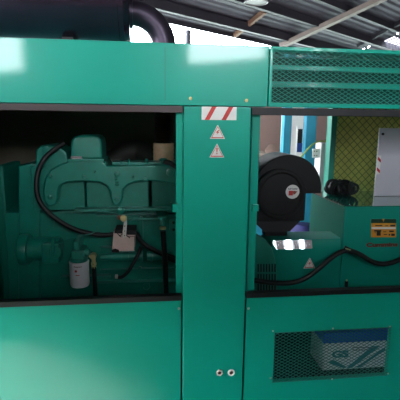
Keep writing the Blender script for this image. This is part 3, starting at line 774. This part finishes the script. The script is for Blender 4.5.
# coiled cable on the alternator lid
cc = pt(342, 190, .66)
coil = thing('coiled_cable', 'black cable coiled in loops on the alternator lid', 'cable', (cc.x, .66, AZ+.005))
rc = random.Random(5)
for i in range(24):
    t = (i%12)/11; cx = pt(333.5+17*t, 188, .66).x+rc.uniform(-.008, .008); cyy = .66+rc.uniform(-.03, .03)
    rr = rc.uniform(.030, .042); tilt = R(rc.uniform(-60, 60)); sq = rc.uniform(.75, 1.0); lean = rc.uniform(-.35, .35)
    pts = []
    for k in range(20):
        a = 2*PI*k/20; x = rr*1.25*math.cos(a); z = rr*sq*math.sin(a)
        pts.append(Vector((cx+x*math.cos(tilt)+lean*z, cyy+x*math.sin(tilt)*.6, AZ+.0055+.0068+rr*sq+z)))
    zl = AZ+.0055+.0085-min(p.z for p in pts); pts = [p+Vector((0, 0, zl)) for p in pts]; pts.append(pts[0])
    MB().tube(pts, .0075, 8, 2, caps=False).build('loop', rubber, coil)

# ================================================================== CONTROL CABINET
cbx = pt(377, 165, .62).x
ctl = thing('control_panel', 'upright grey control panel on the alternator lid with a striped sticker at its edge', 'control panel', (cbx+.3, .7, AZ+.005))
czt = pt(380, 128, .62).z
cb = MB().box((cbx, .62, AZ+.0055), (1.95, .634, czt), .004).build('panel_body', greyboard, ctl)
q = pt(382.5, 134, .62); MB().cyl((q.x, .6195, q.z), (q.x, .612, q.z), .007, 12).build('lock', darksteel, ctl)
s0 = pt(374.5, 155.5, .615); s1 = pt(378.5, 174.5, .615)
sx = cbx+.0015
hz2 = MB().box((cbx+.0005, .6185, s1.z), (cbx+.0195, .6198, s0.z)).build('hazard_sticker', white, ctl, label='white sticker with red diagonal stripes')
mb = MB(); Hs = s0.z-s1.z
for t in (.06, .62):
    MB().prism([(cbx+.0005, s1.z+Hs*(t+.16)), (cbx+.0195, s1.z+Hs*t), (cbx+.0195, s1.z+Hs*(t+.16)), (cbx+.0005, s1.z+Hs*(t+.32))], .6178, .6186).build('red_stripe', red, hz2)

# ================================================================== BATTERY
YBt = .10
b0 = pt(322, 371, YBt); b1 = pt(389, 340.5, YBt)
bt = thing('battery', 'white lead battery with a blue lid behind the lower vent mesh', 'battery', ((b0.x+b1.x)/2, YBt+.1, b0.z))
bb = MB().box((b0.x, YBt, b0.z), (b1.x, YBt+.15, b1.z), .006).build('battery_case', batwhite, bt)
lz = pt(350, 331.5, YBt).z
MB().box((b0.x-.004, YBt-.004, b1.z+.001), (b1.x+.004, YBt+.155, lz), .006).build('battery_lid', batblue, bt)
q = pt(336, 327, YBt+.05)
for px in (328, 384):
    q = pt(px, 328, YBt+.07); MB().cyl((q.x, YBt+.07, lz+.0005), (q.x, YBt+.07, lz+.018), .012, 16, bev=.002).build('terminal_post', brass, bt)
for k in range(6):
    MB().cyl((b0.x+.05+k*(b1.x-b0.x-.1)/5, YBt+.11, lz+.0005), (b0.x+.05+k*(b1.x-b0.x-.1)/5, YBt+.11, lz+.008), .014, 16, bev=.002).build('filler_cap', batblue, bt)
g0 = pt(332, 354, YBt); g1 = pt(348.5, 354, YBt)
text('lettering', 'GS', batteal, bb, ((g0.x+g1.x)/2, YBt-.001, pt(340, 354, YBt).z), g1.x-g0.x, .036, .0012, .05)
mb = MB()
for poly in ([(346.5, 368), (352, 367.5), (380, 346), (372, 346)], [(356, 367.3), (360, 367), (385, 350), (385, 347)], [(327, 362), (334, 360), (346, 366.5), (343, 368)]):
    mb.prism(xz(poly, YBt), YBt-.0012, YBt-.0001)
mb.build('arrow_graphic', batteal, bb)
mb = MB(); 
for (x0, x1, y) in ((352, 376, 347), (352, 370, 349.5)): mb.prism(xz([(x0, y), (x1, y), (x1, y+.8), (x0, y+.8)], YBt), YBt-.0012, YBt-.0001)
mb.build('case_print', mat('grey_ink', (130, 135, 145), .5), bb)
# tray for the battery
MB().box((XC1+.02, .03, b0.z-.012), (XR-.02, .33, b0.z-.0005)).build('battery_tray', MATS['shade_black'], enc)  # tray coloured black to stand in for the shade around it

# ================================================================== BACKGROUND THINGS
YK = 3.0
bg = thing('generator_enclosure', 'bright blue open machine frame standing behind the alternator', 'machine frame', (pt(300, 200, YK).x, YK+.3, 0))
def vpost(px0, px1, m, name, y0, y1, zt, zb=.05, par=bg):
    a = pt(px0, 150, y0).x; b = pt(px1, 150, y0).x; return MB().box((a, y0, zb), (b, y1, zt), .01).build(name, m, par)
vpost(283, 290.7, blue, 'frame_post', YK, YK+.1, 2.3)
vpost(305, 315.4, blue, 'frame_post', YK, YK+.1, 2.3)
z1_ = pt(300, 193, YK).z
MB().box((pt(250, 200, YK).x, YK+.02, .05), (pt(345, 200, YK).x, YK+.05, z1_), .004).build('lower_panel', blue, bg)
MB().box((pt(250, 200, YK).x, YK-.02, z1_), (pt(345, 200, YK).x, YK+.08, z1_+.03), .004).build('frame_rail', blue, bg)
MB().box((pt(250, 200, YK).x, YK+.02, 2.31), (pt(345, 200, YK).x, YK+.09, 2.42), .004).build('frame_rail', blue, bg)
YC = 4.6
cx0 = pt(291, 150, YC).x; cx1 = pt(306, 150, YC).x; cz0 = 0; cz1 = 2.25
mc = thing('metal_cabinet', 'white cabinet with dark glass door seen between the blue posts', 'cabinet', ((cx0+cx1)/2, YC+.2, 0))
MB().box((cx0-.05, YC, 0), (cx1+.02, YC+.4, cz1), .01).build('cabinet_body', white, mc)
MB().box((pt(296, 140, YC).x, YC-.02, pt(299, 155, YC).z), (pt(302.5, 140, YC).x, YC-.001, pt(299, 126, YC).z), .004).build('door_frame', white, mc)
MB().box((pt(297, 140, YC).x, YC-.025, pt(299, 152, YC).z), (pt(301.5, 140, YC).x, YC-.0205, pt(299, 129, YC).z)).build('door_glass', mat('dark_glass', (40, 44, 46), .15), mc)
MB().box((pt(296.8, 140, YC).x, YC-.03, pt(299, 152, YC).z), (pt(301.8, 140, YC).x, YC-.0255, pt(299, 143, YC).z)).build('door_sign', bluedark, mc)
# white junction box and bracket
YJ = 2.4
j0 = pt(318.5, 190, YJ); j1 = pt(326, 143, YJ)
jb = thing('junction_box', 'tall white metal box beside the blue post', 'box', ((j0.x+j1.x)/2, YJ, 0))
MB().box((j0.x, YJ, .0), (j1.x+.05, YJ+.15, j1.z), .004).build('box_body', mat('grey_white_paint', (176, 172, 172), .5), jb)
k0 = pt(313, 158, YJ); k1 = pt(318.3, 149, YJ)
kb = MB().box((k0.x, YJ+.02, k0.z), (j0.x-.001, YJ+.03, k1.z), .001).build('bracket', white, jb)
mb = MB()
for px in (314.5, 316.8):
    for py in (151.3, 155.5):
        c = pt(px, py, YJ+.02); mb.cyl((c.x, YJ+.019, c.z), (c.x, YJ+.0205, c.z), .006, 10)
mb.build('bracket_hole', blackink, kb)
o = tagged(MB().tube([pt(298, 161, 2.3), pt(302, 156, 2.3), pt(308, 149, 2.32), pt(314, 143.5, 2.35), pt(322, 141, 2.42), pt(330, 142, 2.5)], .008, 10, 5).build('hose', yellowhose), 'thin yellow-green hose drooping over the white box', 'hose')
# pale machine along the wall
ym = 4.9
o = tagged(MB().box((pt(256, 155, ym).x-1, ym, 0), (pt(284, 155, ym).x-.2, ym+.5, pt(265, 153, ym).z), .02).build('workbench', mat('pale_bench', (165, 146, 134), .6)), 'pale bench against the plastered wall beside the black drum', 'bench')
hq = pt(274.5, 149.5, ym)
o = tagged(MB().lathe((hq.x, ym+.12, pt(265, 153, ym).z+.0005), (0, 0, 1), [(0, 0), (.11, 0), (.12, .04), (.09, .10), (.05, .13), (0, .135)], 20).build('metal_bowl', mat('dusty_brown', (110, 88, 80), .6)), 'small brown upturned bowl on the pale bench', 'bowl')
pq = pt(309, 229, 2.6)
o = tagged(MB().lathe((pq.x, 2.75, 0), (0, 0, 1), [(0, 0), (.14, 0), (.15, .3), (.15, pq.z-.05), (.10, pq.z+.02), (0, pq.z+.03)], 24).build('cloth_cover', purple), 'violet cloth-covered drum below the blue panel', 'drum')

# hanging lamp under the roof
lp = on_roof(256, 2)
lpz = CAM+ray(256, 3)*((lp-CAM).length*.86)
lamp = thing('pendant_lamp', 'round grey pendant lamp hanging from the roof', 'lamp', lpz)
MB().lathe(lpz, (0, 0, 1), [(0, .02), (.22, .02), (.24, 0), (.25, .01), (.20, .12), (.08, .2), (0, .2)], 28).build('lamp_shade', mat('lamp_grey', (90, 88, 92), .5), lamp)
MB().tube([lpz+Vector((0, 0, .2)), Vector((lpz.x, lpz.y, roofz(lpz.dot(V))-.02))], .012, 8, 0).build('cord', blackink, lamp)

# ================================================================== LIGHT
w = bpy.data.worlds.new('world'); SC.world = w; w.use_nodes = True
bgn = w.node_tree.nodes["Background"]; bgn.inputs["Color"].default_value = (.86, .93, 1, 1); bgn.inputs["Strength"].default_value = 30.0
def area(name, loc, target, sx, sy, power, col=(1, 1, 1), portal=False):
    l = bpy.data.lights.new(name, 'AREA'); l.shape = 'RECTANGLE'; l.size = sx; l.size_y = sy; l.energy = power; l.color = col
    o = bpy.data.objects.new(name, l); COL.objects.link(o); o.location = loc
    d = Vector(target)-Vector(loc); o.rotation_euler = d.to_track_quat('-Z', 'Y').to_euler()
    if portal: l.cycles.is_portal = True
    return o
for a, b, c, d in REAR_HOLES:
    ctr = uv((a+b)/2, VR+.1, (c+d)/2); area('daylight_opening', ctr, ctr+V, b-a, d-c, 1, portal=True)
for a, b, c, d in SIDE_HOLES:
    ctr = uv(U_L+.1, (a+b)/2, (c+d)/2); area('daylight_opening', ctr, ctr+U, b-a, d-c, 1, portal=True)
ctr = uv((U_L+U_R)/2, V0, 2.0); area('daylight_opening', ctr, ctr-V, U_R-U_L, 4, 1, portal=True)
# sun added through the unseen roof gap; floor bounce brightens the left door
bounce_sun = bpy.data.lights.new('bounce_sun', 'SUN'); bounce_sun.energy = 95; bounce_sun.angle = R(2); bounce_sun.color = (1, .98, .94)
so = bpy.data.objects.new('bounce_sun', bounce_sun); COL.objects.link(so)
src = uv(-6.2, -2.0, roofz(-2.0)); so.location = src
so.rotation_euler = (Vector((-1.0, -.75, 0))-src).to_track_quat('-Z', 'Y').to_euler()
# fill light added above and left of the camera, no fixture there
area('fill_light', (-2.2, -3.0, 3.6), (0, 0, 1.2), 1.6, .5, 8, (1, .96, .9))

SC.view_settings.view_transform = 'Standard'; SC.view_settings.look = 'None'; SC.view_settings.gamma = 1
SC.view_settings.use_curve_mapping = False; SC.view_settings.exposure = 0.0
SC.cycles.use_denoising = True; SC.cycles.max_bounces = 8; SC.cycles.sample_clamp_indirect = 8
